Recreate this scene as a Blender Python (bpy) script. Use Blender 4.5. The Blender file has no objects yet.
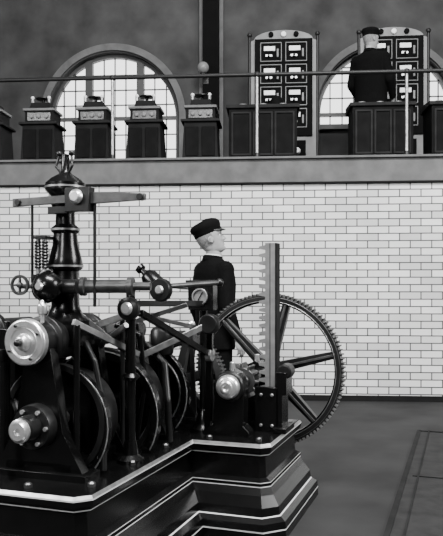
import bpy, bmesh, math, random
from mathutils import Vector, Matrix
random.seed(4)
TH=math.radians(4.2)
scene=bpy.context.scene
# ------------------------------------------------------------ materials
def mat(name,col,rough=.5,metal=0.0,noise=0.0,nscale=8,bump=0.0,coat=0.0,spec=.5):
    m=bpy.data.materials.new(name); m.use_nodes=True
    nt=m.node_tree; b=nt.nodes['Principled BSDF']
    b.inputs['Base Color'].default_value=(col,col,col,1)
    b.inputs['Roughness'].default_value=rough; b.inputs['Metallic'].default_value=metal
    b.inputs['Specular IOR Level'].default_value=spec
    b.inputs['Coat Weight'].default_value=coat; b.inputs['Coat Roughness'].default_value=.12
    if noise or bump:
        tc=nt.nodes.new('ShaderNodeTexCoord'); n=nt.nodes.new('ShaderNodeTexNoise')
        n.inputs['Scale'].default_value=nscale; n.inputs['Detail'].default_value=6
        nt.links.new(tc.outputs['Object'],n.inputs['Vector'])
        if noise:
            r=nt.nodes.new('ShaderNodeValToRGB')
            a=max(0,col*(1-noise)); c=min(1,col*(1+noise))
            r.color_ramp.elements[0].position=.3; r.color_ramp.elements[1].position=.7
            r.color_ramp.elements[0].color=(a,a,a,1); r.color_ramp.elements[1].color=(c,c,c,1)
            nt.links.new(n.outputs['Fac'],r.inputs['Fac']); nt.links.new(r.outputs['Color'],b.inputs['Base Color'])
        if bump:
            bp=nt.nodes.new('ShaderNodeBump'); bp.inputs['Strength'].default_value=bump; bp.inputs['Distance'].default_value=.01
            nt.links.new(n.outputs['Fac'],bp.inputs['Height']); nt.links.new(bp.outputs['Normal'],b.inputs['Normal'])
    return m
def brickmat():
    m=bpy.data.materials.new('glazed_brick'); m.use_nodes=True; nt=m.node_tree; b=nt.nodes['Principled BSDF']
    tc=nt.nodes.new('ShaderNodeTexCoord'); s=nt.nodes.new('ShaderNodeSeparateXYZ'); c=nt.nodes.new('ShaderNodeCombineXYZ')
    nt.links.new(tc.outputs['Object'],s.inputs[0]); nt.links.new(s.outputs['X'],c.inputs['X']); nt.links.new(s.outputs['Z'],c.inputs['Y'])
    br=nt.nodes.new('ShaderNodeTexBrick'); nt.links.new(c.outputs[0],br.inputs['Vector'])
    br.inputs['Scale'].default_value=1; br.inputs['Brick Width'].default_value=.225; br.inputs['Row Height'].default_value=.0783
    br.inputs['Mortar Size'].default_value=.0062; br.inputs['Mortar Smooth'].default_value=.05
    br.inputs['Color1'].default_value=(.86,.86,.85,1); br.inputs['Color2'].default_value=(.58,.58,.575,1); br.inputs['Mortar'].default_value=(.045,.045,.045,1)
    n=nt.nodes.new('ShaderNodeTexNoise'); n.inputs['Scale'].default_value=1.3; n.inputs['Detail'].default_value=5; nt.links.new(c.outputs[0],n.inputs['Vector'])
    mx=nt.nodes.new('ShaderNodeMix'); mx.data_type='RGBA'; mx.blend_type='MULTIPLY'; mx.inputs['Factor'].default_value=.35
    nt.links.new(br.outputs['Color'],mx.inputs['A']); nt.links.new(n.outputs['Fac'],mx.inputs['B'])
    nt.links.new(mx.outputs['Result'],b.inputs['Base Color']); b.inputs['Roughness'].default_value=.38
    bp=nt.nodes.new('ShaderNodeBump'); bp.inputs['Strength'].default_value=.35; bp.inputs['Distance'].default_value=.004; bp.invert=True
    nt.links.new(br.outputs['Fac'],bp.inputs['Height']); nt.links.new(bp.outputs['Normal'],b.inputs['Normal'])
    return m
BRICK=brickmat()
BLACK=mat('black_enamel',.002,.24,0,.3,12,0,.0,.36)
IRON=mat('dark_cast_iron',.005,.36,.0,.4,18,.1,0,.4)
GUNM=mat('gunmetal',.09,.38,.8,.3,20)
STEEL=mat('polished_steel',.9,.3,.9,.12,40)
STEELD=mat('dull_steel',.30,.36,.8,.3,25)
RACKM=mat('machined_rack_steel',.15,.5,.3,.2,20)
STRIPE=mat('cream_pinstripe',.5,.5)
WHITE=mat('white_enamel',.8,.4)
GREYP=mat('grey_plaster',.046,.95,0,.35,2.5,.2,0,.1)
LEDGE=mat('stone_ledge',.105,.9,0,.2,6,.2,0,.1)
FLOORM=mat('floor_concrete',.024,.75,0,.3,2.5,.15,0,.12)
HATCH=mat('iron_floor_plate',.020,.8,0,.3,10,.2,0,.12)
HEDGE=mat('hatch_edge_iron',.010,.8,0,.3,10,0,0,.12)
WOOD=mat('dark_walnut',.004,.75,0,.4,9,0,0,.08)
WOODL=mat('brown_wood',.014,.75,0,.3,9,0,0,.1)
DIRON=mat('matt_black_iron',.007,.75,0,.3,9,0,0,.12)
MARBLE=mat('grey_marble',.15,.5,0,.25,5,0,0,.3)
SLATE=mat('black_slate',.002,.8,0,.3,8,0,0,.08)
RAILM=mat('iron_rail',.008,.45,.0,0,8,0,0,.3)
FRAMEM=mat('window_frame_paint',.03,.5,0,.1,8)
CLOTH=mat('black_wool',.003,.95,0,.3,60,.2,0,.06)
CLOTH2=mat('charcoal_wool',.003,.95,0,.3,60,.2,0,.06)
SKIN=mat('skin',.25,.6,0,.08,30,0,0,.3)
LIP=mat('lips',.10,.5)
HAIR=mat('grey_hair',.15,.7,0,.6,140,.5)
LINEN=mat('white_linen',.6,.8)
EYEW=mat('eye_white',.5,.3); EYED=mat('iris',.02,.2)
CAPM=mat('cap_cloth',.0025,.9,0,.2,60,0,0,.08); VIS=mat('cap_visor',.003,.35)
LEATHER=mat('boot_leather',.008,.35)
GLOBE=mat('opal_glass',.16,.25)
CEIL=mat('ceiling_plaster',.25,.9,0,.1,3)
# ------------------------------------------------------------ builder
def frame(axis):
    a=Vector(axis).normalized(); t=Vector((0,0,1)) if abs(a.z)<.9 else Vector((1,0,0))
    x=a.cross(t).normalized(); y=a.cross(x).normalized(); return a,x,y
class MB:
    def __init__(s,*mats): s.bm=bmesh.new(); s.mats=list(mats)
    def mi(s,m):
        if m not in s.mats: s.mats.append(m)
        return s.mats.index(m)
    def add(s,vs,fs,m):
        i=s.mi(m); v=[s.bm.verts.new(p) for p in vs]
        for f in fs:
            try: fc=s.bm.faces.new([v[k] for k in f]); fc.material_index=i; fc.smooth=True
            except ValueError: pass
    def box(s,c,d,m,R=None,taper=1.0):
        c=Vector(c); vs=[]
        for z in(-1,1):
            k=taper if z>0 else 1
            for x,y in((-1,-1),(1,-1),(1,1),(-1,1)):
                p=Vector((x*d[0]/2*k,y*d[1]/2*k,z*d[2]/2))
                if R is not None: p=R@p
                vs.append(c+p)
        s.add(vs,[(3,2,1,0),(4,5,6,7),(0,1,5,4),(1,2,6,5),(2,3,7,6),(3,0,4,7)],m)
    def bar(s,p1,p2,w,h,m,w2=None,h2=None):
        p1=Vector(p1);p2=Vector(p2);a,x,y=frame(p2-p1); w2=w2 or w;h2=h2 or h; vs=[]
        for p,ww,hh in((p1,w,h),(p2,w2,h2)):
            for i,j in((-1,-1),(1,-1),(1,1),(-1,1)): vs.append(p+x*i*ww/2+y*j*hh/2)
        s.add(vs,[(3,2,1,0),(4,5,6,7),(0,1,5,4),(1,2,6,5),(2,3,7,6),(3,0,4,7)],m)
    def lathe(s,prof,o,axis,m,n=32,cap=True):
        a,x,y=frame(axis); o=Vector(o); vs=[];fs=[]
        k=len(prof)
        for r,h in prof:
            for j in range(n):
                t=2*math.pi*j/n; vs.append(o+a*h+(x*math.cos(t)+y*math.sin(t))*max(r,1e-5))
        for i in range(k-1):
            for j in range(n):
                fs.append((i*n+j,i*n+(j+1)%n,(i+1)*n+(j+1)%n,(i+1)*n+j))
        if cap and prof[0]!=prof[-1]:
            fs.append(tuple(range(n-1,-1,-1))); fs.append(tuple((k-1)*n+j for j in range(n)))
        s.add(vs,fs,m)
    def ring(s,r0,r1,h0,h1,o,axis,m,n=64): s.lathe([(r0,h0),(r1,h0),(r1,h1),(r0,h1),(r0,h0)],o,axis,m,n)
    def cyl(s,p1,p2,r,m,r2=None,n=20):
        p1=Vector(p1);p2=Vector(p2); s.lathe([(r,0),(r if r2 is None else r2,(p2-p1).length)],p1,p2-p1,m,n)
    def ball(s,c,r,m,sc=(1,1,1),n=16):
        c=Vector(c);vs=[];fs=[];k=n//2
        for i in range(k+1):
            ph=math.pi*i/k
            for j in range(n):
                t=2*math.pi*j/n; vs.append(c+Vector((sc[0]*r*max(math.sin(ph),1e-4)*math.cos(t),sc[1]*r*max(math.sin(ph),1e-4)*math.sin(t),sc[2]*r*math.cos(ph))))
        for i in range(k):
            for j in range(n): fs.append((i*n+j,(i+1)*n+j,(i+1)*n+(j+1)%n,i*n+(j+1)%n))
        s.add(vs,fs,m)
    def tube(s,pts,r,m,n=12):
        for i in range(len(pts)-1): s.cyl(pts[i],pts[i+1],r,m,n=n)
        for p in pts[1:-1]: s.ball(p,r,m,n=12)
    def prism(s,poly,v0,v1,m,plane='uz'):
        k=len(poly)
        f=(lambda p,v:(p[0],v,p[1])) if plane=='uz' else (lambda p,v:(v,p[0],p[1])) if plane=='vz' else (lambda p,v:(p[0],p[1],v))
        vs=[f(p,v0) for p in poly]+[f(p,v1) for p in poly]
        fs=[tuple(range(k)),tuple(range(2*k-1,k-1,-1))]+[(i,i+k,(i+1)%k+k,(i+1)%k) for i in range(k)]
        s.add(vs,fs,m)
    def wheel(s,c,r,w,rim,hub,nsp,sw,m,ms=None,off=0,teeth=0,spm=None):
        c=Vector(c); ms=ms or m; spm=spm or m
        s.ring(r-rim,r,-w/2,w/2,c,(0,1,0),ms,72)
        s.ring(r-rim*1.35,r-rim*.9,-w/4,w/4,c,(0,1,0),m,72)
        s.lathe([(0,-w*.75),(hub*.8,-w*.75),(hub,-w*.6),(hub,w*.6),(hub*.8,w*.75),(0,w*.75)],c,(0,1,0),m,28)
        for i in range(nsp):
            t=off+2*math.pi*i/nsp; d=Vector((math.cos(t),0,math.sin(t))); q=Vector((-math.sin(t),0,math.cos(t)))
            a=c+d*hub*.8; b=c+d*(r-rim*.9); vs=[]
            for p,ww,hh in((a,sw*1.25,w*.35),(b,sw*.8,w*.3)):
                for i2,j in((-1,-1),(1,-1),(1,1),(-1,1)): vs.append(p+q*i2*ww/2+Vector((0,1,0))*j*hh)
            s.add(vs,[(3,2,1,0),(4,5,6,7),(0,1,5,4),(1,2,6,5),(2,3,7,6),(3,0,4,7)],spm)
        if teeth:
            for i in range(teeth):
                t=2*math.pi*i/teeth; tw=2*math.pi*r/teeth*.5; th=tw*1.1
                d=Vector((math.cos(t),0,math.sin(t))); q=Vector((-math.sin(t),0,math.cos(t))); vs=[]
                for rr,ww in((r-.001,tw),(r+th,tw*.6)):
                    for i2,j in((-1,-1),(1,-1),(1,1),(-1,1)): vs.append(c+d*rr+q*i2*ww/2+Vector((0,1,0))*j*w/2)
                s.add(vs,[(4,5,6,7),(0,1,5,4),(1,2,6,5),(2,3,7,6),(3,0,4,7)],ms)
    def done(s,name,parent=None,bevel=0,loc=None,rot=None,sharp=38,remesh=0,smooth=0):
        bm=s.bm; bmesh.ops.recalc_face_normals(bm,faces=bm.faces); bm.normal_update()
        for e in bm.edges:
            if len(e.link_faces)==2 and e.calc_face_angle(0)>math.radians(sharp): e.smooth=False
        me=bpy.data.meshes.new(name); bm.to_mesh(me); bm.free()
        for m in s.mats: me.materials.append(m)
        o=bpy.data.objects.new(name,me); scene.collection.objects.link(o)
        if loc: o.location=loc
        if rot: o.rotation_euler=rot
        if parent: o.parent=parent
        if remesh:
            r=o.modifiers.new('r','REMESH'); r.mode='VOXEL'; r.voxel_size=remesh; r.use_smooth_shade=True
        if smooth:
            q=o.modifiers.new('s','SMOOTH'); q.factor=.5; q.iterations=smooth
        if bevel:
            b=o.modifiers.new('b','BEVEL'); b.width=bevel; b.segments=2; b.limit_method='ANGLE'; b.angle_limit=math.radians(40)
        return o
def empty(name,loc=(0,0,0),rz=0,parent=None):
    e=bpy.data.objects.new(name,None); scene.collection.objects.link(e); e.location=loc; e.rotation_euler=(0,0,rz); e.empty_display_size=.2
    if parent: e.parent=parent
    return e
# ------------------------------------------------------------ room
GZ=2.62; WY=7.6; BY=10.5; CZ=7.4
def roombox(name,c,d,m,bevel=0):
    b=MB(m); b.box((0,0,0),d,m); return b.done(name,loc=c,bevel=bevel)
roombox('floor',(0,1.35,-.1),(12.6,12.5,.2),FLOORM)
roombox('wall_lower',(0,WY+.15,1.17),(12,.3,2.34),BRICK)
b=MB(FLOORM,LEDGE); b.box((0,9.07,2.48),(12,2.86,.28),FLOORM); b.done('floor_gallery')
b=MB(LEDGE); b.box((0,7.595,2.475),(12,.09,.25),LEDGE); b.box((0,7.585,2.61),(12,.15,.025),LEDGE); b.box((0,7.58,2.345),(12,.05,.02),DIRON)
b.done('trim_ledge',bevel=.004)
b=MB(DIRON); b.box((0,WY-.012,.03),(12,.024,.06),DIRON); b.done('baseboard_lower')
roombox('wall_left',(-6.15,2.8,3.7),(.3,16,7.4),GREYP); roombox('wall_right',(6.15,2.8,3.7),(.3,16,7.4),GREYP)
roombox('wall_rear',(0,-5.05,3.7),(12,.3,7.4),GREYP)
roombox('ceiling',(0,2.8,CZ+.1),(12.6,16,.2),CEIL)
WC=[(-2.43,3.81,1.0,3.12),(1.66,3.81,1.0,3.62)]
b=MB(GREYP)
def slab(x0,x1,z0,z1,z0b=None):
    z0b=z0 if z0b is None else z0b
    vs=[(x0,BY,z0),(x1,BY,z0b),(x1,BY,z1),(x0,BY,z1),(x0,BY+.3,z0),(x1,BY+.3,z0b),(x1,BY+.3,z1),(x0,BY+.3,z1)]
    b.add(vs,[(0,1,2,3),(7,6,5,4),(0,4,5,1),(2,6,7,3),(1,5,6,2),(0,3,7,4)],GREYP)
cur=-6
for cx,cz,R,SILL in WC:
    slab(cur,cx-R,GZ,CZ); slab(cx-R,cx+R,GZ,SILL)
    n=40
    for i in range(n):
        t0=math.pi*(1-i/n); t1=math.pi*(1-(i+1)/n)
        slab(cx+R*math.cos(t0),cx+R*math.cos(t1),cz+R*math.sin(t0),CZ,cz+R*math.sin(t1))
    cur=cx+R
slab(cur,6,GZ,CZ); b.done('wall_back',sharp=20)
for k,(cx,cz,R,SILL) in enumerate(WC):
    b=MB(FRAMEM)
    def arcband(r0,r1,y0,y1,m):
        n=40
        for i in range(n):
            a0=math.pi*i/n;a1=math.pi*(i+1)/n; vs=[]
            for y in(y0,y1):
                for a,r in((a0,r0),(a1,r0),(a1,r1),(a0,r1)): vs.append((cx+r*math.cos(a),y,cz+r*math.sin(a)))
            b.add(vs,[(0,1,2,3),(7,6,5,4),(0,4,5,1),(2,6,7,3)]+([(0,3,7,4)] if i==0 else [])+([(1,5,6,2)] if i==n-1 else []),m)
    arcband(R-.05,R,BY+.12,BY+.2,FRAMEM)
    arcband(R+.02,R+.12,BY-.04,BY+.0,LEDGE)
    for sx in(-1,1):
        b.box((cx+sx*(R-.025),BY+.16,(SILL+cz)/2),(.05,.08,cz-SILL),FRAMEM)
        b.box((cx+sx*(R+.07),BY-.02,(SILL+cz)/2),(.1,.04,cz-SILL),LEDGE)
        x=sx*.40; h=math.sqrt(R*R-x*x); b.box((cx+x,BY+.16,(SILL+cz+h)/2),(.11,.1,cz+h-SILL),FRAMEM)
    b.box((cx,BY+.16,cz+.02),(2*R-.04,.07,.05),FRAMEM); b.box((cx,BY+.16,SILL+.03),(2*R,.12,.06),FRAMEM)
    b.box((cx,BY-.04,SILL-.03),(2*R+.3,.14,.06),LEDGE)
    for x in(-.80,-.62,-.17,0,.17,.62,.80):
        h=math.sqrt(R*R-x*x); b.box((cx+x,BY+.16,(SILL+cz+h)/2),(.016,.03,cz+h-SILL),FRAMEM)
    z=SILL+.23
    while z<cz+.9:
        h=R if z<cz else math.sqrt(R*R-(z-cz)**2); b.box((cx,BY+.16,z),(2*h-.02,.03,.016),FRAMEM); z+=.23
    b.done('window_%d'%(k+1))
b=MB(GREYP,LEDGE)
PX=-.92
b.box((PX,BY-.09,(GZ+CZ)/2),(.24,.18,CZ-GZ),SLATE); b.box((PX-.15,BY-.04,(GZ+CZ)/2),(.06,.08,CZ-GZ),LEDGE); b.box((PX+.15,BY-.04,(GZ+CZ)/2),(.06,.08,CZ-GZ),LEDGE)
b.box((PX,BY-.12,GZ+.2),(.34,.24,.4),LEDGE); b.done('trim_pilaster',bevel=.006)
lamp=empty('wall_lamp',(-1.01,BY-.18,4.42))
b=MB(GLOBE); b.ball((0,-.2,0),.085,GLOBE,n=24); b.done('globe',lamp)
b=MB(IRON); b.cyl((.02,0,-.11),(0,-.2,-.11),.012,IRON); b.lathe([(.05,-.11),(.055,-.09),(.04,-.07)],(0,-.2,0),(0,0,1),IRON); b.box((.02,-.01,-.11),(.08,.02,.14),IRON); b.done('bracket',lamp)
rail=empty('gallery_railing')
b=MB(RAILM,STEELD)
RY=7.68;RZ=3.55
b.cyl((-5.98,RY,RZ),(5.98,RY,RZ),.022,RAILM)
for x in(-5.0,-3.39,-1.78,-.174,1.44,3.05,4.66):
    b.cyl((x,RY,GZ),(x,RY,RZ),.018,STEELD); b.lathe([(.06,0),(.06,.012),(.035,.03),(.026,.07)],(x,RY,GZ),(0,0,1),RAILM); b.ball((x,RY,RZ),.034,RAILM)
b.done('rails',rail)
# ------------------------------------------------------------ gallery furniture
def controller(x,y):
    e=empty('control_pedestal',(x,y,GZ))
    b=MB(WOOD)
    b.box((0,0,.03),(.46,.44,.06),WOOD); b.box((0,0,.29),(.42,.40,.46),DIRON,taper=.9)
    for s in(-1,1): b.box((s*.095,-.198,.29),(.15,.02,.34),WOOD)
    b.box((0,0,.535),(.45,.43,.03),WOODL)
    b.done('cabinet',e,bevel=.006)
    b=MB(MARBLE)
    b.box((0,0,.62),(.34,.30,.14),DIRON); b.box((0,-.155,.62),(.28,.01,.1),GUNM)
    for k in(-1,0,1): b.lathe([(.026,0),(.026,.02),(.018,.03)],(k*.09,-.155,.62),(0,-1,0),MARBLE,16)
    b.box((0,0,.705),(.38,.34,.03),MARBLE)
    b.box((0,0,.76),(.26,.24,.08),DIRON,taper=.85)
    for k in(-1,1): b.cyl((k*.1,-.08,.8),(k*.1,-.08,.85),.02,STEELD); b.ball((k*.1,-.08,.86),.022,WHITE,n=12)
    b.lathe([(.05,0),(.05,.02),(.02,.03),(.02,.06),(.09,.065),(.09,.08),(.0,.085)],(0,.02,.8),(0,0,1),IRON)
    b.done('instruments',e,bevel=.004)
for x in(-3.40,-2.76,-2.12,-1.50,-.84): controller(x,8.25)
def desk(x,y,w,bell=False):
    e=empty('control_desk',(x,y,GZ)); b=MB(WOOD)
    b.box((0,0,.04),(w,.5,.08),WOOD); b.box((0,0,.36),(w-.06,.46,.58),WOOD)
    n=3
    for i in range(n):
        cx=(i-1)*(w-.1)/n; ww=(w-.1)/n-.04
        for dx,dz,sx,sz in((0,.24,ww,.025),(0,-.24,ww,.025),(ww/2,0,.025,.5),(-ww/2,0,.025,.5)): b.box((cx+dx,-.235,.36+dz),(sx,.02,sz),WOODL)
    b.prism([(-.26,.65),(.26,.65),(.26,.75),(-.26,.69)],-w/2,w/2,WOODL,'vz')
    b.done('desk_body',e,bevel=.006)
    b=MB(IRON)
    for i in range(3): b.lathe([(.05,0),(.05,.03),(.04,.04)],((i-1)*w*.28,.0,.72),(0,-.12,1),STEELD,18)
    if bell: b.lathe([(.09,0),(.09,.03),(.085,.09),(.05,.14),(0,.16)],(.16,.12,.73),(0,0,1),SLATE,24)
    b.done('fittings',e)
desk(-.115,8.25,.84,True); desk(1.24,8.25,.74); desk(2.12,8.25,.74)
def board(x,y):
    e=empty('switchboard_panel',(x,y,GZ)); b=MB(MARBLE)
    W=.92;H=2.12
    pr=[(-W/2,0),(W/2,0),(W/2,H-.16)]
    for i in range(13):
        t=math.pi*i/12; pr.append((.40*math.cos(t),H-.14+.13*math.sin(t)))
    pr.append((-W/2,H-.16))
    b.prism(pr,-.04,.04,MARBLE)
    b.box((0,.07,.05),(W+.04,.3,.1),WOOD)
    for s in(-1,1):
        b.cyl((s*(W/2+.0),-.03,0),(s*(W/2+.0),-.03,H-.1),.022,RAILM); b.ball((s*(W/2),-.03,H-.07),.035,RAILM)
    b.box((0,.12,H/2-.1),(.08,.08,H-.2),IRON)
    b.done('slab',e,bevel=.005)
    b=MB(SLATE)
    b.box((0,-.055,1.32),(.78,.03,1.32),SLATE)
    for i,t in enumerate((-1,0,1)): b.lathe([(.035,0),(.035,.03),(.028,.035)],(t*.17,-.04,H-.075),(0,-1,0),SLATE if i!=1 else WHITE,18)
    for r in range(4):
        z=1.80-r*.3
        for c in(-1,1):
            cx=c*.17
            for dx,dz,sx,sz in((0,.125,.29,.010),(0,-.125,.29,.010),(.14,0,.010,.25),(-.14,0,.010,.25)): b.box((cx+dx,-.075,z+dz),(sx,.014,sz),MARBLE)
            b.box((cx-.02,-.078,z+.045),(.15,.02,.06),WHITE); b.box((cx+.09,-.08,z-.02),(.025,.05,.11),MARBLE)
            b.box((cx-.03,-.078,z-.05),(.09,.02,.03),STEELD); b.cyl((cx-.03,-.07,z-.06),(cx-.03,-.13,z-.06),.014,SLATE)
    b.box((0,-.05,.45),(.6,.02,.3),SLATE)
    for k in(-1,0,1): b.lathe([(.05,0),(.05,.02),(.015,.03),(.015,.08),(.035,.085),(.035,.1)],(k*.18,-.06,.45),(0,-1,0),STEELD,18)
    b.done('instruments',e,bevel=.0015)
board(.144,9.6); board(1.62,9.6)
# ------------------------------------------------------------ floor hatch
MR=TH-math.radians(19)
hatch=empty('floor_hatch',(0,0,0),MR); b=MB(HATCH)
b.box((.15,3.8,.004),(1.0,4.6,.008),HATCH)
for x,w in((-.345,.03),(-.265,.012),(.63,.03)): b.box((x,3.8,.010),(w,4.6,.010),HEDGE)
b.box((.15,6.085,.010),(1.0,.03,.010),HEDGE); b.box((.15,4.6,.009),(.9,.012,.008),HEDGE); b.box((.15,3.1,.009),(.9,.012,.008),HEDGE)
b.done('plates',hatch)
# ------------------------------------------------------------ governor machine
M=empty('turbine_governor_engine',(0,0,0),MR)
poly=[(-2.3,2.2),(-1.32,2.2),(-1.27,2.25),(-1.27,3.25),(-.92,3.25),(-.88,3.29),(-.88,3.95),(-2.3,3.95)]
def offset(P,d):
    n=len(P);out=[]
    for i in range(n):
        p0=Vector(P[i-1]);p1=Vector(P[i]);p2=Vector(P[(i+1)%n])
        a=(p1-p0).normalized();c=(p2-p1).normalized(); n1=Vector((a.y,-a.x));n2=Vector((c.y,-c.x))
        m=(n1+n2); m=m/m.dot(n1); out.append(p1+m*d)
    return out
prof=[(.085,0,BLACK),(.085,.045,BLACK),(.085,.052,STRIPE),(.08,.085,BLACK),(.055,.105,BLACK),(.05,.110,STRIPE),(.045,.15,BLACK),(.015,.2,BLACK),(.0,.235,BLACK),(.0,.240,STRIPE),(.0,.255,BLACK),(.0,.259,STRIPE),(-.025,.275,BLACK),(-.03,.375,BLACK),(-.01,.387,BLACK),(-.008,.392,STRIPE),(.0,.405,BLACK),(.004,.427,BLACK),(.004,.433,STRIPE),(-.004,.445,STEELD),(-.03,.445,BLACK)]
b=MB(BLACK,STRIPE); n=len(poly); vs=[];
for d,z,m in prof: vs+= [(p.x,p.y,z) for p in offset(poly,d)]
V=[b.bm.verts.new(v) for v in vs]
for i in range(1,len(prof)):
    for j in range(n):
        f=b.bm.faces.new((V[(i-1)*n+j],V[(i-1)*n+(j+1)%n],V[i*n+(j+1)%n],V[i*n+j])); f.material_index=b.mi(prof[i][2])
f=b.bm.faces.new([V[(len(prof)-1)*n+j] for j in range(n)]); f=b.bm.faces.new([V[j] for j in range(n-1,-1,-1)])
for u,v in((-1.33,2.35),(-1.33,2.7),(-1.33,3.05),(-1.2,3.3),(-.95,3.32),(-1.55,2.26),(-1.75,2.26)):
    b.lathe([(.016,0),(.016,.014),(.009,.02)],(u,v,.444),(0,0,1),GUNM,6)
b.done('bed_plate',M)
AU,AZ=-1.6,.65
b=MB(BLACK)
def aframe(u,z,top,v0,v1,w=.2):
    b.prism([(u-w,.44),(u-w+.07,.44),(u-.06,z-.16),(u+.06,z-.16),(u+w-.07,.44),(u+w,.44),(u+w,.47),(u+.11,z-.02),(u+.09,z+.1),(u+.045,top),(u-.045,top),(u-.09,z+.1),(u-.11,z-.02),(u-w,.47)],v0,v1,BLACK)
for v0 in(2.40,2.78,3.22): aframe(AU,AZ,1.02,v0,v0+.055)
aframe(AU,AZ,.78,3.64,3.70)
for v0 in(2.40,2.78,3.22,3.64):
    b.box((AU,v0+.03,.457),(.46,.12,.03),BLACK)
for v0,r in((2.53,.225),(2.93,.26)):
    b.ring(r-.012,r+.012,-.02,.02,(AU,v0,AZ),(0,1,0),IRON,56)
b.box((AU,3.0,.475),(.3,1.2,.06),BLACK)
def cheek(u,v0,v1,R,t0,t1,th,zc):
    n=24
    def pt(r,a): return (u+r*math.cos(a),zc+r*math.sin(a))
    poly=[pt(R,math.radians(t0+(t1-t0)*i/n)) for i in range(n+1)]+[pt(R-th,math.radians(t1-(t1-t0)*i/n)) for i in range(n+1)]
    for i in range(n):
        b.prism([poly[i],poly[i+1],poly[2*n-i],poly[2*n+1-i]],v0,v1,BLACK)
        e=[pt(R-.001,math.radians(t0+(t1-t0)*i/n)),pt(R-.001,math.radians(t0+(t1-t0)*(i+1)/n)),pt(R-.007,math.radians(t0+(t1-t0)*(i+1)/n)),pt(R-.007,math.radians(t0+(t1-t0)*i/n))]
        b.prism(e,v0-.002,v0,STEELD)
cheek(AU,2.515,2.545,.255,-40,200,.035,AZ-.02); cheek(AU,2.90,2.94,.30,-30,150,.04,AZ-.04); cheek(AU,3.33,3.36,.27,-40,150,.035,AZ)
b.done('bearing_frames',M,bevel=.003)
b=MB(BLACK)
b.cyl((AU,2.33,AZ),(AU,4.02,AZ),.03,STEELD)
b.lathe([(0,-.045),(.03,-.045),(.05,-.03),(.052,0),(.052,.03),(.085,.03),(.09,.045),(.09,.08),(.06,.09),(.06,.13)],(AU,2.32,AZ),(0,1,0),IRON,36)
b.lathe([(0,-.004),(.012,-.004),(.014,-.012),(.034,-.012),(.038,-.006),(.046,0),(.046,.01)],(AU,2.272,AZ),(0,1,0),STEEL,32)
for i in range(6):
    t=math.pi*i/3; b.lathe([(.009,0),(.009,-.012)],(AU+.07*math.cos(t),2.35,AZ+.07*math.sin(t)),(0,1,0),STEEL,6)
def drum(v,w,r,rimm=IRON,face=BLACK):
    b.lathe([(.05,-w*.2),(r*.35,-w*.35),(r*.8,-w*.25),(r*.86,-w*.5),(r*.97,-w*.5),(r,-w*.4)],(AU,v,AZ),(0,1,0),face,64)
    b.lathe([(r,-w*.42),(r*1.004,-w*.38),(r*1.004,w*.38),(r,w*.42)],(AU,v,AZ),(0,1,0),rimm,64,cap=False)
    b.lathe([(r,w*.4),(r*.86,w*.5),(r*.3,w*.3),(.05,w*.2)],(AU,v,AZ),(0,1,0),face,64,cap=False)
    b.ring(r*.955,r*.985,-w*.53,-w*.46,(AU,v,AZ),(0,1,0),STEEL)
    b.ring(r*.60,r*.63,-w*.36,-w*.30,(AU,v,AZ),(0,1,0),STEELD)
    for i in range(8):
        t=math.pi*i/4; b.lathe([(.010,0),(.010,.014)],(AU+r*.72*math.cos(t),v-w*.27,AZ+r*.72*math.sin(t)),(0,-1,0),STEELD,6)
drum(2.64,.12,.205); drum(3.05,.14,.235); drum(3.45,.13,.21)
b.wheel((AU,3.86,AZ),.285,.07,.035,.06,6,.045,BLACK,GUNM,.3,72,IRON)
b.wheel((AU,3.99,AZ),.24,.04,.03,.05,5,.04,BLACK,IRON,.1)
b.done('lower_shaft_drums',M)
UZ=.985
b=MB(IRON)
b.lathe([(0,0),(.075,0),(.08,.02),(.08,.08),(.10,.085),(.10,.11),(.085,.12),(.085,.42),(.10,.43),(.10,.46),(.07,.47),(.06,.5),(.045,.9),(.055,.91),(.055,.97),(0,.98)],(-1.62,2.37,UZ),(0,1,0),IRON,40)
b.lathe([(0,-.03),(.02,-.03),(.03,-.02),(.032,0),(.058,0),(.060,-.004),(.086,-.004),(.093,.004),(.093,.03),(0,.03)],(-1.62,2.335,UZ),(0,1,0),STEEL,48)
for i in range(4):
    t=math.pi*i/2+.5; b.lathe([(.006,0),(.006,-.01)],(-1.62+.072*math.cos(t),2.331,UZ+.072*math.sin(t)),(0,1,0),IRON,8)
b.lathe([(.014,0),(.014,-.02),(.008,-.024)],(-1.62,2.305,UZ),(0,1,0),IRON,8)
b.box((-1.76,2.5,.98),(.12,.16,.10),BLACK); b.cyl((-1.80,2.46,.44),(-1.80,2.46,1.06),.022,BLACK); b.cyl((-1.745,2.32,.44),(-1.745,2.32,.93),.014,BLACK)
b.box((-1.745,2.33,.93),(.05,.05,.05),IRON)
b.lathe([(0,-.02),(.05,-.02),(.06,0),(.15,.0),(.165,.02),(.165,.16),(.15,.18),(0,.18)],(-1.93,2.50,.64),(0,1,0),BLACK,48)
b.lathe([(0,-.03),(.02,-.03),(.035,-.015),(.035,0)],(-1.93,2.47,.64),(0,1,0),STEEL,24)
b.box((-1.93,2.59,.50),(.36,.22,.12),BLACK)
b.lathe([(.07,0),(.08,.01),(.08,.04),(.05,.05),(.05,.3)],(-1.86,2.42,1.02),(0,1,0),IRON,32); b.box((-1.86,2.6,.8),(.08,.08,.45),BLACK)
b.lathe([(0,-.008),(.055,-.008),(.06,0)],(-1.86,2.418,1.02),(0,1,0),STEEL,32)
b.cyl((-1.46,2.46,.44),(-1.46,2.46,1.05),.014,BLACK); b.cyl((-1.43,2.80,.44),(-1.43,2.80,1.1),.011,IRON)
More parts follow.
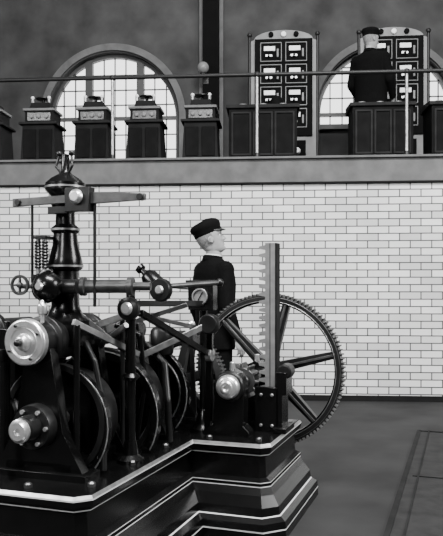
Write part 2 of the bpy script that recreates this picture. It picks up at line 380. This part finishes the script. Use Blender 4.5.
# oil tank and cover plates behind the first drum
b.lathe([(.09,0),(.095,.01),(.095,.16),(.08,.185),(.03,.20),(.02,.23),(0,.235)],(-1.86,2.86,.86),(0,0,1),BLACK,32); b.box((-1.86,2.86,.65),(.16,.16,.42),BLACK)
b.lathe([(.055,0),(.06,.01),(.06,.12),(.045,.14),(0,.15)],(-1.46,3.30,.86),(0,0,1),IRON,28); b.cyl((-1.46,3.30,.45),(-1.46,3.30,.86),.02,BLACK)
b.done('upper_casing',M,bevel=.003)
GU,GV=-1.61,2.62
b=MB(BLACK)
b.lathe([(.105,1.03),(.105,1.06),(.08,1.075),(.06,1.12),(.055,1.27),(.072,1.28),(.075,1.30),(.068,1.33),(.055,1.38),(.05,1.43),(.06,1.44),(.06,1.455),(.042,1.47),(.040,1.53),(.055,1.54),(.06,1.555),(.05,1.575),(.07,1.60),(.085,1.615),(.085,1.645),(.06,1.668),(.03,1.685),(.018,1.70),(.016,1.77),(0,1.775)],(GU,GV,0),(0,0,1),BLACK,40)
for r,z in((.062,1.448),(.077,1.292),(.087,1.628)): b.ring(r-.004,r,z-.004,z+.004,(GU,GV,0),(0,0,1),STEELD,40)
b.box((GU,GV,1.0),(.18,.18,.09),BLACK)
for s in(-1,1):
    b.tube([(GU+s*.01,GV,1.68),(GU+s*.04,GV-.01,1.72),(GU+s*.03,GV,1.765)],.0055,IRON); b.ball((GU+s*.03,GV,1.775),.013,IRON)
    b.cyl((GU-.075+(.03 if s>0 else 0),GV-.09,1.24),(GU-.075+(.03 if s>0 else 0),GV-.09,1.41),.010,STEELD)
for k in range(9): b.lathe([(.011,0),(.015,.006),(.011,.012)],(GU-.077,GV-.09,1.28+k*.013),(0,0,1),IRON,14); b.lathe([(.011,0),(.015,.006),(.011,.012)],(GU-.043,GV-.09,1.28+k*.013),(0,0,1),IRON,14)
b.box((GU-.06,GV-.09,1.245),(.07,.035,.02),IRON); b.box((GU-.06,GV-.06,1.41),(.06,.09,.012),IRON)
b.done('governor_column',M)
b=MB(GUNM)
lv=2.56
b.bar((-1.828,lv,1.565),(-1.56,lv,1.57),.02,.034,GUNM); b.bar((-1.46,lv,1.57),(-1.205,lv,1.565),.02,.05,GUNM,.02,.026)
b.box((-1.505,lv,1.565),(.115,.05,.10),IRON); b.lathe([(0,-.02),(.02,-.02),(.03,-.008),(.032,0)],(-1.505,lv-.028,1.575),(0,1,0),STEEL,28)
b.cyl((-1.505,lv,1.565),(-1.61,GV,1.565),.02,IRON)
b.box((-1.60,lv,1.525),(.10,.03,.03),IRON); b.lathe([(.015,-.015),(.015,.015)],(-1.225,lv,1.565),(0,1,0),IRON,16); b.lathe([(.014,-.018),(.014,.018)],(-1.80,lv,1.565),(0,1,0),IRON,16)
b.cyl((-1.44,lv+.01,1.56),(-1.44,lv+.01,1.12),.007,IRON); b.cyl((-1.735,lv,1.56),(-1.735,lv,1.22),.006,IRON)
b.done('governor_lever',M,bevel=.002)
b=MB(IRON)
rz=1.205; rv=2.56
b.lathe([(0,0),(.025,.003),(.055,.02),(.068,.05),(.068,.07),(.05,.10),(.03,.12)],(-1.71,rv-.02,rz),(1,0,0),BLACK,32)
b.ring(.066,.071,.055,.065,(-1.71,rv-.02,rz),(1,0,0),STEEL,32)
b.ball((-1.62,rv-.06,rz),.062,BLACK,n=24); b.lathe([(0,-.01),(.014,-.01),(.018,0)],(-1.62,rv-.122,rz),(0,1,0),STEEL,20)
b.wheel((-1.72,rv-.11,rz+.005),.042,.012,.008,.012,4,.008,GUNM,GUNM)
b.cyl((-1.72,rv-.11,rz),(-1.72,rv,rz),.01,STEELD)
b.cyl((-1.62,rv-.02,rz),(-1.50,rv-.02,rz),.03,IRON)
b.lathe([(0,0),(.04,0),(.04,.02),(.028,.025),(.028,.2),(.04,.205),(.04,.225),(.018,.23),(.018,.30)],(-1.51,2.58,rz),(1,.18,0),GUNM,28)
b.lathe([(.0,0),(.035,0),(.04,.02),(.04,.09),(.03,.11),(.015,.115),(.012,.14),(.022,.145),(.022,.16),(0,.165)],(-1.225,2.78,1.185),(-.7,.1,.6),BLACK,24)
b.lathe([(.0,0),(.045,0),(.05,.01),(.05,.03),(.03,.04)],(-1.225,2.74,1.19),(0,1,0),IRON,28); b.lathe([(.0,0),(.015,0),(.02,.01)],(-1.225,2.73,1.19),(0,1,0),STEEL,24)
b.cyl((-1.27,2.74,1.20),(-1.085,3.12,1.225),.012,GUNM); b.ball((-1.085,3.12,1.225),.02,IRON)
b.lathe([(.0,0),(.03,0),(.05,.01),(.05,.035),(.03,.045)],(-1.36,2.70,1.11),(0,1,0),IRON,28); b.lathe([(.0,0),(.02,0),(.028,.01)],(-1.36,2.69,1.11),(0,1,0),STEEL,24)
b.cyl((-1.36,2.74,1.11),(-1.36,2.74,1.2),.02,IRON)
b.cyl((-1.36,2.74,.45),(-1.36,2.74,1.1),.022,BLACK); b.lathe([(.06,0),(.06,.02),(.035,.04),(.026,.1)],(-1.36,2.74,.44),(0,0,1),BLACK,24)
b.lathe([(.03,0),(.04,.015),(.03,.03)],(-1.36,2.74,.8),(0,0,1),BLACK,24)
b.done('relay_valve',M)
b=MB(STEEL)
b.bar((-1.54,2.74,1.03),(-1.33,2.76,1.10),.02,.03,STEELD); b.ball((-1.54,2.74,1.03),.026,IRON)
b.bar((-1.33,2.78,1.09),(-1.22,3.36,.86),.022,.03,BLACK); b.bar((-1.36,2.80,1.13),(-1.29,3.45,1.12),.02,.028,IRON)
b.bar((-1.52,2.95,1.02),(-1.22,3.05,1.12),.016,.022,GUNM); b.bar((-1.50,3.1,.86),(-1.20,3.30,1.02),.018,.03,STEELD); b.bar((-1.44,2.7,.98),(-1.56,2.62,1.10),.016,.022,STEELD)
b.bar((-1.50,2.5,1.06),(-1.38,2.86,.90),.016,.026,STEELD); b.bar((-1.47,3.0,1.08),(-1.27,3.30,1.0),.014,.02,GUNM)
b.cyl((-1.36,2.7,1.04),(-1.60,2.85,.92),.013,STEELD)
b.lathe([(.02,-.02),(.035,-.015),(.035,.015),(.02,.02)],(-1.22,3.36,.86),(1,0,0),STEELD,20)
b.lathe([(.0,-.03),(.045,-.03),(.05,-.02),(.05,.02),(0,.03)],(-1.20,3.30,1.02),(0,1,0),IRON,28)
b.bar((-1.22,3.36,.86),(-1.25,3.42,.45),.03,.03,BLACK); b.bar((-1.20,3.31,1.02),(-1.22,3.36,.86),.025,.03,BLACK)
b.tube([(-1.44,2.95,.46),(-1.40,2.97,.75),(-1.42,2.95,.98),(-1.52,2.9,1.03)],.014,BLACK)
b.tube([(-1.37,2.52,.46),(-1.385,2.55,.70),(-1.43,2.55,.9),(-1.50,2.6,.97)],.012,IRON)
b.tube([(-1.33,3.1,.46),(-1.34,3.1,.66),(-1.38,3.15,.83),(-1.5,3.2,.92)],.016,IRON)
for p in((-1.60,2.43,1.09),(-1.52,3.0,1.06),(-1.60,3.25,1.07),(-1.45,2.9,1.08)):
    b.lathe([(.008,-.05),(.008,0),(.018,.005),(.021,.02),(.019,.04),(.008,.05),(.006,.06)],p,(0,0,1),STEEL,18)
for u,v in((-1.30,3.62),(-1.42,3.66)):
    b.bar((u,v,.45),(u-.02,v,.98),.018,.03,IRON,.014,.02); b.ball((u-.02,v,1.0),.022,STEEL); b.box((u,v,.46),(.09,.09,.04),BLACK)
b.done('linkages',M,bevel=.002)
b=MB(BLACK)
b.cyl((-1.30,3.48,.45),(-1.30,3.48,1.08),.02,BLACK); b.lathe([(.07,0),(.07,.02),(.04,.05),(.024,.12)],(-1.30,3.48,.44),(0,0,1),BLACK,24)
b.box((-1.30,3.47,1.155),(.14,.07,.14),BLACK); b.ring(.036,.044,-.012,.0,(-1.30,3.432,1.155),(0,1,0),STEELD,28); b.lathe([(0,-.004),(.036,-.004),(.036,0)],(-1.30,3.432,1.155),(0,1,0),MARBLE,28)
b.bar((-1.31,3.424,1.135),(-1.285,3.424,1.18),.005,.004,SLATE)
b.cyl((-1.37,3.46,1.2),(-1.50,3.42,1.21),.009,STEELD); b.box((-1.30,3.47,1.235),(.16,.09,.015),IRON)
b.done('indicator_box',M,bevel=.003)
BU,BZ=-1.12,.70
b=MB(BLACK)
for v0 in(3.38,3.84):
    b.prism([(BU-.14,.44),(BU+.10,.44),(BU+.10,.47),(BU+.07,.50),(BU+.075,BZ),(BU+.05,BZ+.065),(BU,BZ+.085),(BU-.05,BZ+.065),(BU-.08,BZ),(BU-.09,.50),(BU-.14,.47)],v0,v0+.09,BLACK)
    b.cyl((BU,v0+.045,BZ+.08),(BU,v0+.045,BZ+.12),.014,STEEL)
b.cyl((BU,3.34,BZ),(BU,4.28,BZ),.035,STEELD)
b.lathe([(0,-.012),(.014,-.012),(.016,-.02),(.03,-.02),(.034,-.012),(.044,-.012),(.055,-.005),(.062,.01),(.062,.03),(.05,.04)],(BU,3.335,BZ),(0,1,0),STEEL,36)
b.lathe([(.07,.03),(.078,.04),(.078,.055)],(BU,3.33,BZ),(0,1,0),IRON,36)
b.wheel((BU,3.62,BZ),.076,.09,.035,.05,4,.03,IRON,GUNM,0,12)
b.done('pinion_shaft',M,bevel=.004)
b=MB(BLACK)
WCc=Vector((BU,4.14,BZ+.005))
b.wheel(WCc,.452,.075,.034,.075,6,.055,BLACK,IRON,math.radians(14),110,IRON)
b.ring(.441,.445,-.0400,-.037,WCc,(0,1,0),GUNM,72); b.ring(.417,.420,-.0400,-.03,WCc,(0,1,0),STEELD,72)
for i in range(6):
    t=math.radians(14)+math.pi*i/3; d=Vector((math.cos(t),0,math.sin(t))); b.bar(WCc+d*.06-Vector((0,.032,0)),WCc+d*.41-Vector((0,.028,0)),.016,.014,GUNM)
b.done('large_gear_wheel',M,bevel=.0015)
RU,RV=-.972,3.62
b=MB(RACKM)
b.box((RU+.006,RV,.92),(.054,.05,1.04),RACKM); b.box((RU+.038,RV+.01,.92),(.010,.07,1.04),DIRON)
b.box((RU+.006,RV-.0255,.92),(.004,.002,1.04),DIRON)
z=.42
while z<1.42:
    vs=[]
    for x,w in((RU-.020,.026),(RU-.055,.013)):
        for j,i in((-1,-1),(1,-1),(1,1),(-1,1)): vs.append((x,RV+j*.025,z+i*w/2))
    b.add(vs,[(0,1,2,3),(4,5,6,7),(0,1,5,4),(1,2,6,5),(2,3,7,6),(3,0,4,7)],RACKM); z+=.0415
b.done('toothed_rack',M,bevel=.001)
b=MB(BLACK)
b.box((RU+.0,RV-.055,.56),(.13,.03,.24),BLACK); b.box((RU+.065,RV,.60),(.035,.14,.32),BLACK); b.box((RU,RV+.06,.6),(.12,.03,.32),BLACK)
b.box((RU+.075,RV,.46),(.07,.2,.03),BLACK)
b.lathe([(.035,-.05),(.04,-.045),(.04,.045),(.035,.05)],(RU+.087,RV,.76),(0,1,0),IRON,24); b.box((RU+.09,RV,.70),(.03,.14,.12),BLACK)
for dz in(-.08,.08): b.lathe([(.01,0),(.01,.012)],(RU-.03,RV-.07,.56+dz),(0,-1,0),STEELD,6); b.lathe([(.01,0),(.01,.012)],(RU+.03,RV-.07,.56+dz),(0,-1,0),STEELD,6)
b.done('rack_guide',M,bevel=.004)
# ------------------------------------------------------------ people
def interp(tab,z):
    for i in range(len(tab)-1):
        a,c=tab[i],tab[i+1]
        if a[0]<=z<=c[0]:
            t=(z-a[0])/(c[0]-a[0]); 
            return [a[k]+(c[k]-a[k])*t for k in range(1,len(a))]
    return list(tab[-1][1:])
def head(parent,stache=False):
    tab=[(0,.050,.01,.030),(.012,.076,.03,.044),(.03,.080,.055,.055),(.05,.079,.072,.061),(.075,.078,.084,.066),(.10,.080,.092,.071),(.12,.079,.097,.074),(.14,.086,.100,.076),(.17,.083,.100,.077),(.20,.066,.086,.067),(.22,.044,.058,.047),(.232,.012,.02,.015)]
    b=MB(SKIN,HAIR,LIP); NZ=70;NA=96; g=lambda x,s: math.exp(-(x/s)**2)
    rows=[]
    for i in range(NZ+1):
        z=.232*i/NZ; f,bk,w=interp(tab,z); row=[]
        for j in range(NA):
            t=2*math.pi*j/NA; c,s=math.cos(t),math.sin(t)
            x=(f if c>0 else bk)*math.copysign(abs(c)**.85,c); y=w*math.copysign(abs(s)**.9,s)
            if c>0:
                npj=0
                if .07<=z<=.135: npj=.030*(1-(z-.082)/.06) if z>.082 else .030*max(0,(z-.070)/.012)
                npj=max(0,npj); x+=npj*g(y,.010+.006*g(z-.083,.014))
                x+=.004*g(z-.062,.006)*g(y,.022)+.005*g(z-.049,.006)*g(y,.018)-.004*g(z-.0555,.003)*g(y,.022)
                x+=.006*g(z-.016,.012)*g(y,.018)-.003*g(z-.036,.008)*g(y,.03)
                x+=-.010*g(z-.118,.012)*g(abs(y)-.031,.015)+.004*g(z-.137,.007)*g(abs(y)-.03,.02)+.004*g(z-.09,.018)*g(abs(y)-.045,.014)
            hair=(c<.15 and z>.075+.05*max(0,c+.9)) or (z>.175)
            if hair and z>.07: x*=1.03;y*=1.04
            row.append(b.bm.verts.new((x,y,z)))
        rows.append(row)
    for i in range(NZ):
        for j in range(NA):
            f=b.bm.faces.new((rows[i][j],rows[i][(j+1)%NA],rows[i+1][(j+1)%NA],rows[i+1][j])); f.smooth=True
            p=f.calc_center_median(); c=p.x
            if (c<.016 and p.z>.06+.30*max(0,c+.05)) or p.z>.175: f.material_index=1
            elif .046<p.z<.065 and p.x>.07 and abs(p.y)<.024: f.material_index=2
    b.bm.faces.new(rows[0][::-1]); b.bm.faces.new(rows[-1])
    for s in(-1,1):
        b.ball((.064,s*.031,.118),.012,EYEW,n=16); b.ball((.0725,s*.031,.118),.0055,EYED,n=12)
        b.bar((.078,s*.018,.137),(.070,s*.046,.139),.006,.005,HAIR)
        b.lathe([(.012,-.004),(.02,-.004),(.022,0),(.02,.004),(.012,.004),(.012,-.004)],(-.004,s*.079,.107),(.25,s,0),SKIN,20)
        b.ball((-.002,s*.076,.104),.017,SKIN,(.7,.35,1.3)); b.ball((.0,s*.077,.087),.008,SKIN)
    if stache: b.ball((.088,0,.068),.02,HAIR,(.5,1.3,.4))
    b.cyl((-.015,0,-.09),(-.012,0,.05),.056,SKIN,.052,28)
    return b.done('head',parent,sharp=80)
def cap(parent):
    b=MB(CAPM); n=48
    lev=[(.079,.098,.150,.0),(.082,.102,.154,.0),(.084,.104,.176,.0),(.090,.108,.190,.0),(.095,.113,.205,-.004),(.093,.111,.222,-.008),(.082,.098,.238,-.010),(.060,.072,.249,-.012),(.03,.038,.255,-.012),(.008,.01,.256,-.012)]
    rows=[]
    for ry,rx,z,cx in lev:
        rows.append([b.bm.verts.new((cx-.006+rx*math.cos(2*math.pi*j/n),ry*math.sin(2*math.pi*j/n),z+.008*math.cos(2*math.pi*j/n))) for j in range(n)])
    for i in range(len(rows)-1):
        for j in range(n):
            f=b.bm.faces.new((rows[i][j],rows[i][(j+1)%n],rows[i+1][(j+1)%n],rows[i+1][j])); f.smooth=True
    b.bm.faces.new(rows[0][::-1]); b.bm.faces.new(rows[-1])
    k=20; vs=[];fs=[]
    for i in range(k+1):
        t=math.radians(-62+124*i/k); e=math.cos(t*90/62)
        e=max(e,0)**.6*.032
        for r,dz in((0,0),(1,-.020)):
            for th in(0,.004): vs.append((-.004+(.096+e*r)*math.cos(t),(.082+e*r*.7)*math.sin(t),.164+dz*e/.032*r+th))
    for i in range(k):
        a=i*4;c=a+4
        fs+=[(a,c,c+2,a+2),(a+1,a+3,c+3,c+1),(a+2,c+2,c+3,a+3),(a,a+1,c+1,c)]
    b.add(vs,fs,VIS)
    return b.done('cap',parent,sharp=60)
def hand(parent,wr,dirv,s,curl=.5):
    b=MB(SKIN)
    b.ball((0,0,-.045),.05,SKIN,(.82,.30,1.0),20); b.ball((0,0,-.005),.028,SKIN,(1,.75,1.2)); b.cyl((0,0,.05),(0,0,-.02),.024,SKIN,.025)
    for x,L,z0 in((.030,.072,-.082),(.010,.080,-.088),(-.011,.074,-.085),(-.030,.058,-.077)):
        p=Vector((x*.8,0,z0+.02)); a=.15; r=.0092
        for k,fr in enumerate((.35,.45,.3,.25)):
            q=p+Vector((x*.12*fr,-s*math.sin(a)*L*fr,-math.cos(a)*L*fr)); b.cyl(p,q,r,SKIN,r*.93,n=12); b.ball(q,r*.95,SKIN,n=12); p=q; a+=curl*(.9 if k else .4); r*=.93
    b.cyl((.022,0,-.02),(.048,-s*.012,-.052),.014,SKIN,.0115,12); b.ball((.048,-s*.012,-.052),.0115,SKIN); b.cyl((.048,-s*.012,-.052),(.055,-s*.022,-.085),.011,SKIN,.009,12); b.ball((.055,-s*.022,-.085),.009,SKIN)
    o=b.done('hand',parent,remesh=.0035,smooth=3)
    d=Vector(dirv).normalized(); o.location=wr
    o.rotation_mode='QUATERNION'; o.rotation_quaternion=Vector((0,0,-1)).rotation_difference(d)
    return o
def person(name,loc,yaw,arms,hyaw=0,hpitch=0,sc=1.0,cl=CLOTH,lean=0,hs=1.0):
    e=empty(name,loc,yaw); e.scale=(sc,sc,sc)
    b=MB(cl)
    rings=[(.76,-.005,.145,.200),(.86,-.005,.143,.197),(.95,0,.138,.188),(1.05,.0,.138,.184),(1.15,0,.144,.192),(1.27,-.002,.148,.205),(1.36,-.01,.136,.208),(1.42,-.018,.108,.178),(1.46,-.02,.080,.110),(1.485,-.018,.064,.070)]
    n=40;rows=[]
    for z,cx,rx,ry in rings: rows.append([b.bm.verts.new((cx+lean*(z-.9)+rx*math.copysign(abs(math.cos(2*math.pi*j/n))**.85,math.cos(2*math.pi*j/n)),ry*math.sin(2*math.pi*j/n),z)) for j in range(n)])
    for i in range(len(rows)-1):
        for j in range(n): b.bm.faces.new((rows[i][j],rows[i][(j+1)%n],rows[i+1][(j+1)%n],rows[i+1][j]))
    b.bm.faces.new(rows[0][::-1]); b.bm.faces.new(rows[-1])
    for s,(el,wr) in zip((-1,1),arms):
        sh=Vector((-.012+lean*.5,s*.172,1.380)); el=Vector(el);wr=Vector(wr)
        b.ball(sh,.074,cl,n=20); b.cyl(sh,el,.070,cl,.056,24); b.ball(el,.056,cl,n=20); b.cyl(el,wr,.056,cl,.041,24)
    b.done('jacket',e,remesh=.011,smooth=6)
    b=MB(cl)
    for s in(-1,1):
        hp=Vector((-.005,s*.09,.86));kn=Vector((.015,s*.10,.49));an=Vector((-.02,s*.105,.09))
        b.ball(hp,.10,cl,n=24); b.cyl(hp,kn,.098,cl,.070,28); b.ball(kn,.070,cl,n=20); b.cyl(kn,an,.070,cl,.056,28)
    b.ball((0,0,.86),.13,cl,(.95,1.25,.9),24)
    b.done('trousers',e,remesh=.012,smooth=5)
    b=MB(LEATHER)
    for s in(-1,1):
        b.ball((-.03,s*.105,.075),.055,LEATHER,(1,.85,1.2),20); b.ball((.04,s*.11,.045),.05,LEATHER,(1.9,.85,.8),20); b.ball((.12,s*.117,.035),.045,LEATHER,(1.3,1,.7),20)
    b.done('boots',e,remesh=.01,smooth=2)
    b=MB(LEATHER)
    for s in(-1,1):
        b.box((.045,s*.112,.008),(.25,.088,.016),LEATHER); b.box((-.045,s*.107,.012),(.07,.08,.024),LEATHER)
    b.done('boot_soles',e,bevel=.006)
    b=MB(LINEN)
    b.lathe([(.068,0),(.063,.032),(.060,.032),(.063,0),(.068,0)],(-.018+lean*.58,0,1.474),(.10,0,1),LINEN,36); b.done('collar',e)
    b=MB(cl); b.lathe([(.086,0),(.076,.040),(.067,.038),(.074,0),(.086,0)],(-.022+lean*.57,0,1.455),(.12,0,1),cl,36)
    for s in(-1,1): b.bar((.07,s*.055,1.45),(.142,s*.022,1.22),.006,.055,cl,.006,.02)
    for z in(1.18,1.08,.98): b.lathe([(.011,0),(.011,.006)],(.136,0,z),(1,0,0),IRON,12)
    b.done('lapels',e)
    h=empty('head_pivot',(.010+lean*.62,0,1.512),hyaw,e); h.rotation_euler=(0,hpitch,hyaw); h.scale=(hs,hs,hs)
    head(h); cap(h)
    for s,(el,wr) in zip((-1,1),arms):
        d=(Vector(wr)-Vector(el)).normalized(); hand(e,Vector(wr)+d*.012,d,s)
    return e
relaxed=(((-.04,-.24,1.10),(.05,-.25,.86)),((-.04,.24,1.10),(.05,.25,.86)))
person('engineer_man',(-.445,5.36,0),math.radians(4.2+32),relaxed,math.radians(-30),math.radians(-19),.97,hs=1.10)
fwd=(((-.02,-.24,1.11),(.16,-.22,.94)),((-.0,.24,1.11),(.17,.20,.96)))
person('switchboard_attendant_man',(1.22,8.88,GZ),math.radians(62),fwd,math.radians(-38),math.radians(2),1.05,CLOTH2)
# ------------------------------------------------------------ lights
def area(name,loc,tgt,sx,sy,e):
    l=bpy.data.lights.new(name,'AREA'); l.shape='RECTANGLE'; l.size=sx; l.size_y=sy; l.energy=e
    o=bpy.data.objects.new(name,l); scene.collection.objects.link(o); o.location=loc
    o.rotation_euler=(Vector(tgt)-Vector(loc)).to_track_quat('-Z','Y').to_euler(); return o
area('overhead_key_area',(1.4,1.2,7.2),(.9,6.4,.2),4.5,2.0,2300)  # added overhead key light; the ceiling has no skylight opening
area('left_edge_area',(-5.6,1.0,4.0),(-1,3.6,.8),3,1.6,560)  # added side light for machine edge highlights; left wall has no window
area('right_side_area',(5.6,2.5,3.8),(0,5.5,1.0),2.5,2.2,520)  # area light from the right; no window modelled in that wall
area('rear_fill_area',(-2.4,-4.6,4.2),(-1,3,.9),1.2,2.2,340)  # added camera-side fill for the disc highlight; rear wall is solid
area('gallery_overhead_area',(0,8.2,7.2),(0,10.4,3.5),6,.8,90)  # area light just below the ceiling, aimed at the gallery back wall
w=bpy.data.worlds.new('sky'); scene.world=w; w.use_nodes=True
w.node_tree.nodes['Background'].inputs[0].default_value=(1,1,1,1); w.node_tree.nodes['Background'].inputs[1].default_value=2.8
# ------------------------------------------------------------ camera
cd=bpy.data.cameras.new('camera'); cam=bpy.data.objects.new('camera',cd); scene.collection.objects.link(cam)
cam.location=(0,0,1.19); cam.rotation_euler=(math.radians(90),0,TH)
cd.sensor_fit='HORIZONTAL'; cd.sensor_width=36; cd.lens=700/443*36; cd.shift_y=22/443; cd.clip_start=.05
scene.camera=cam
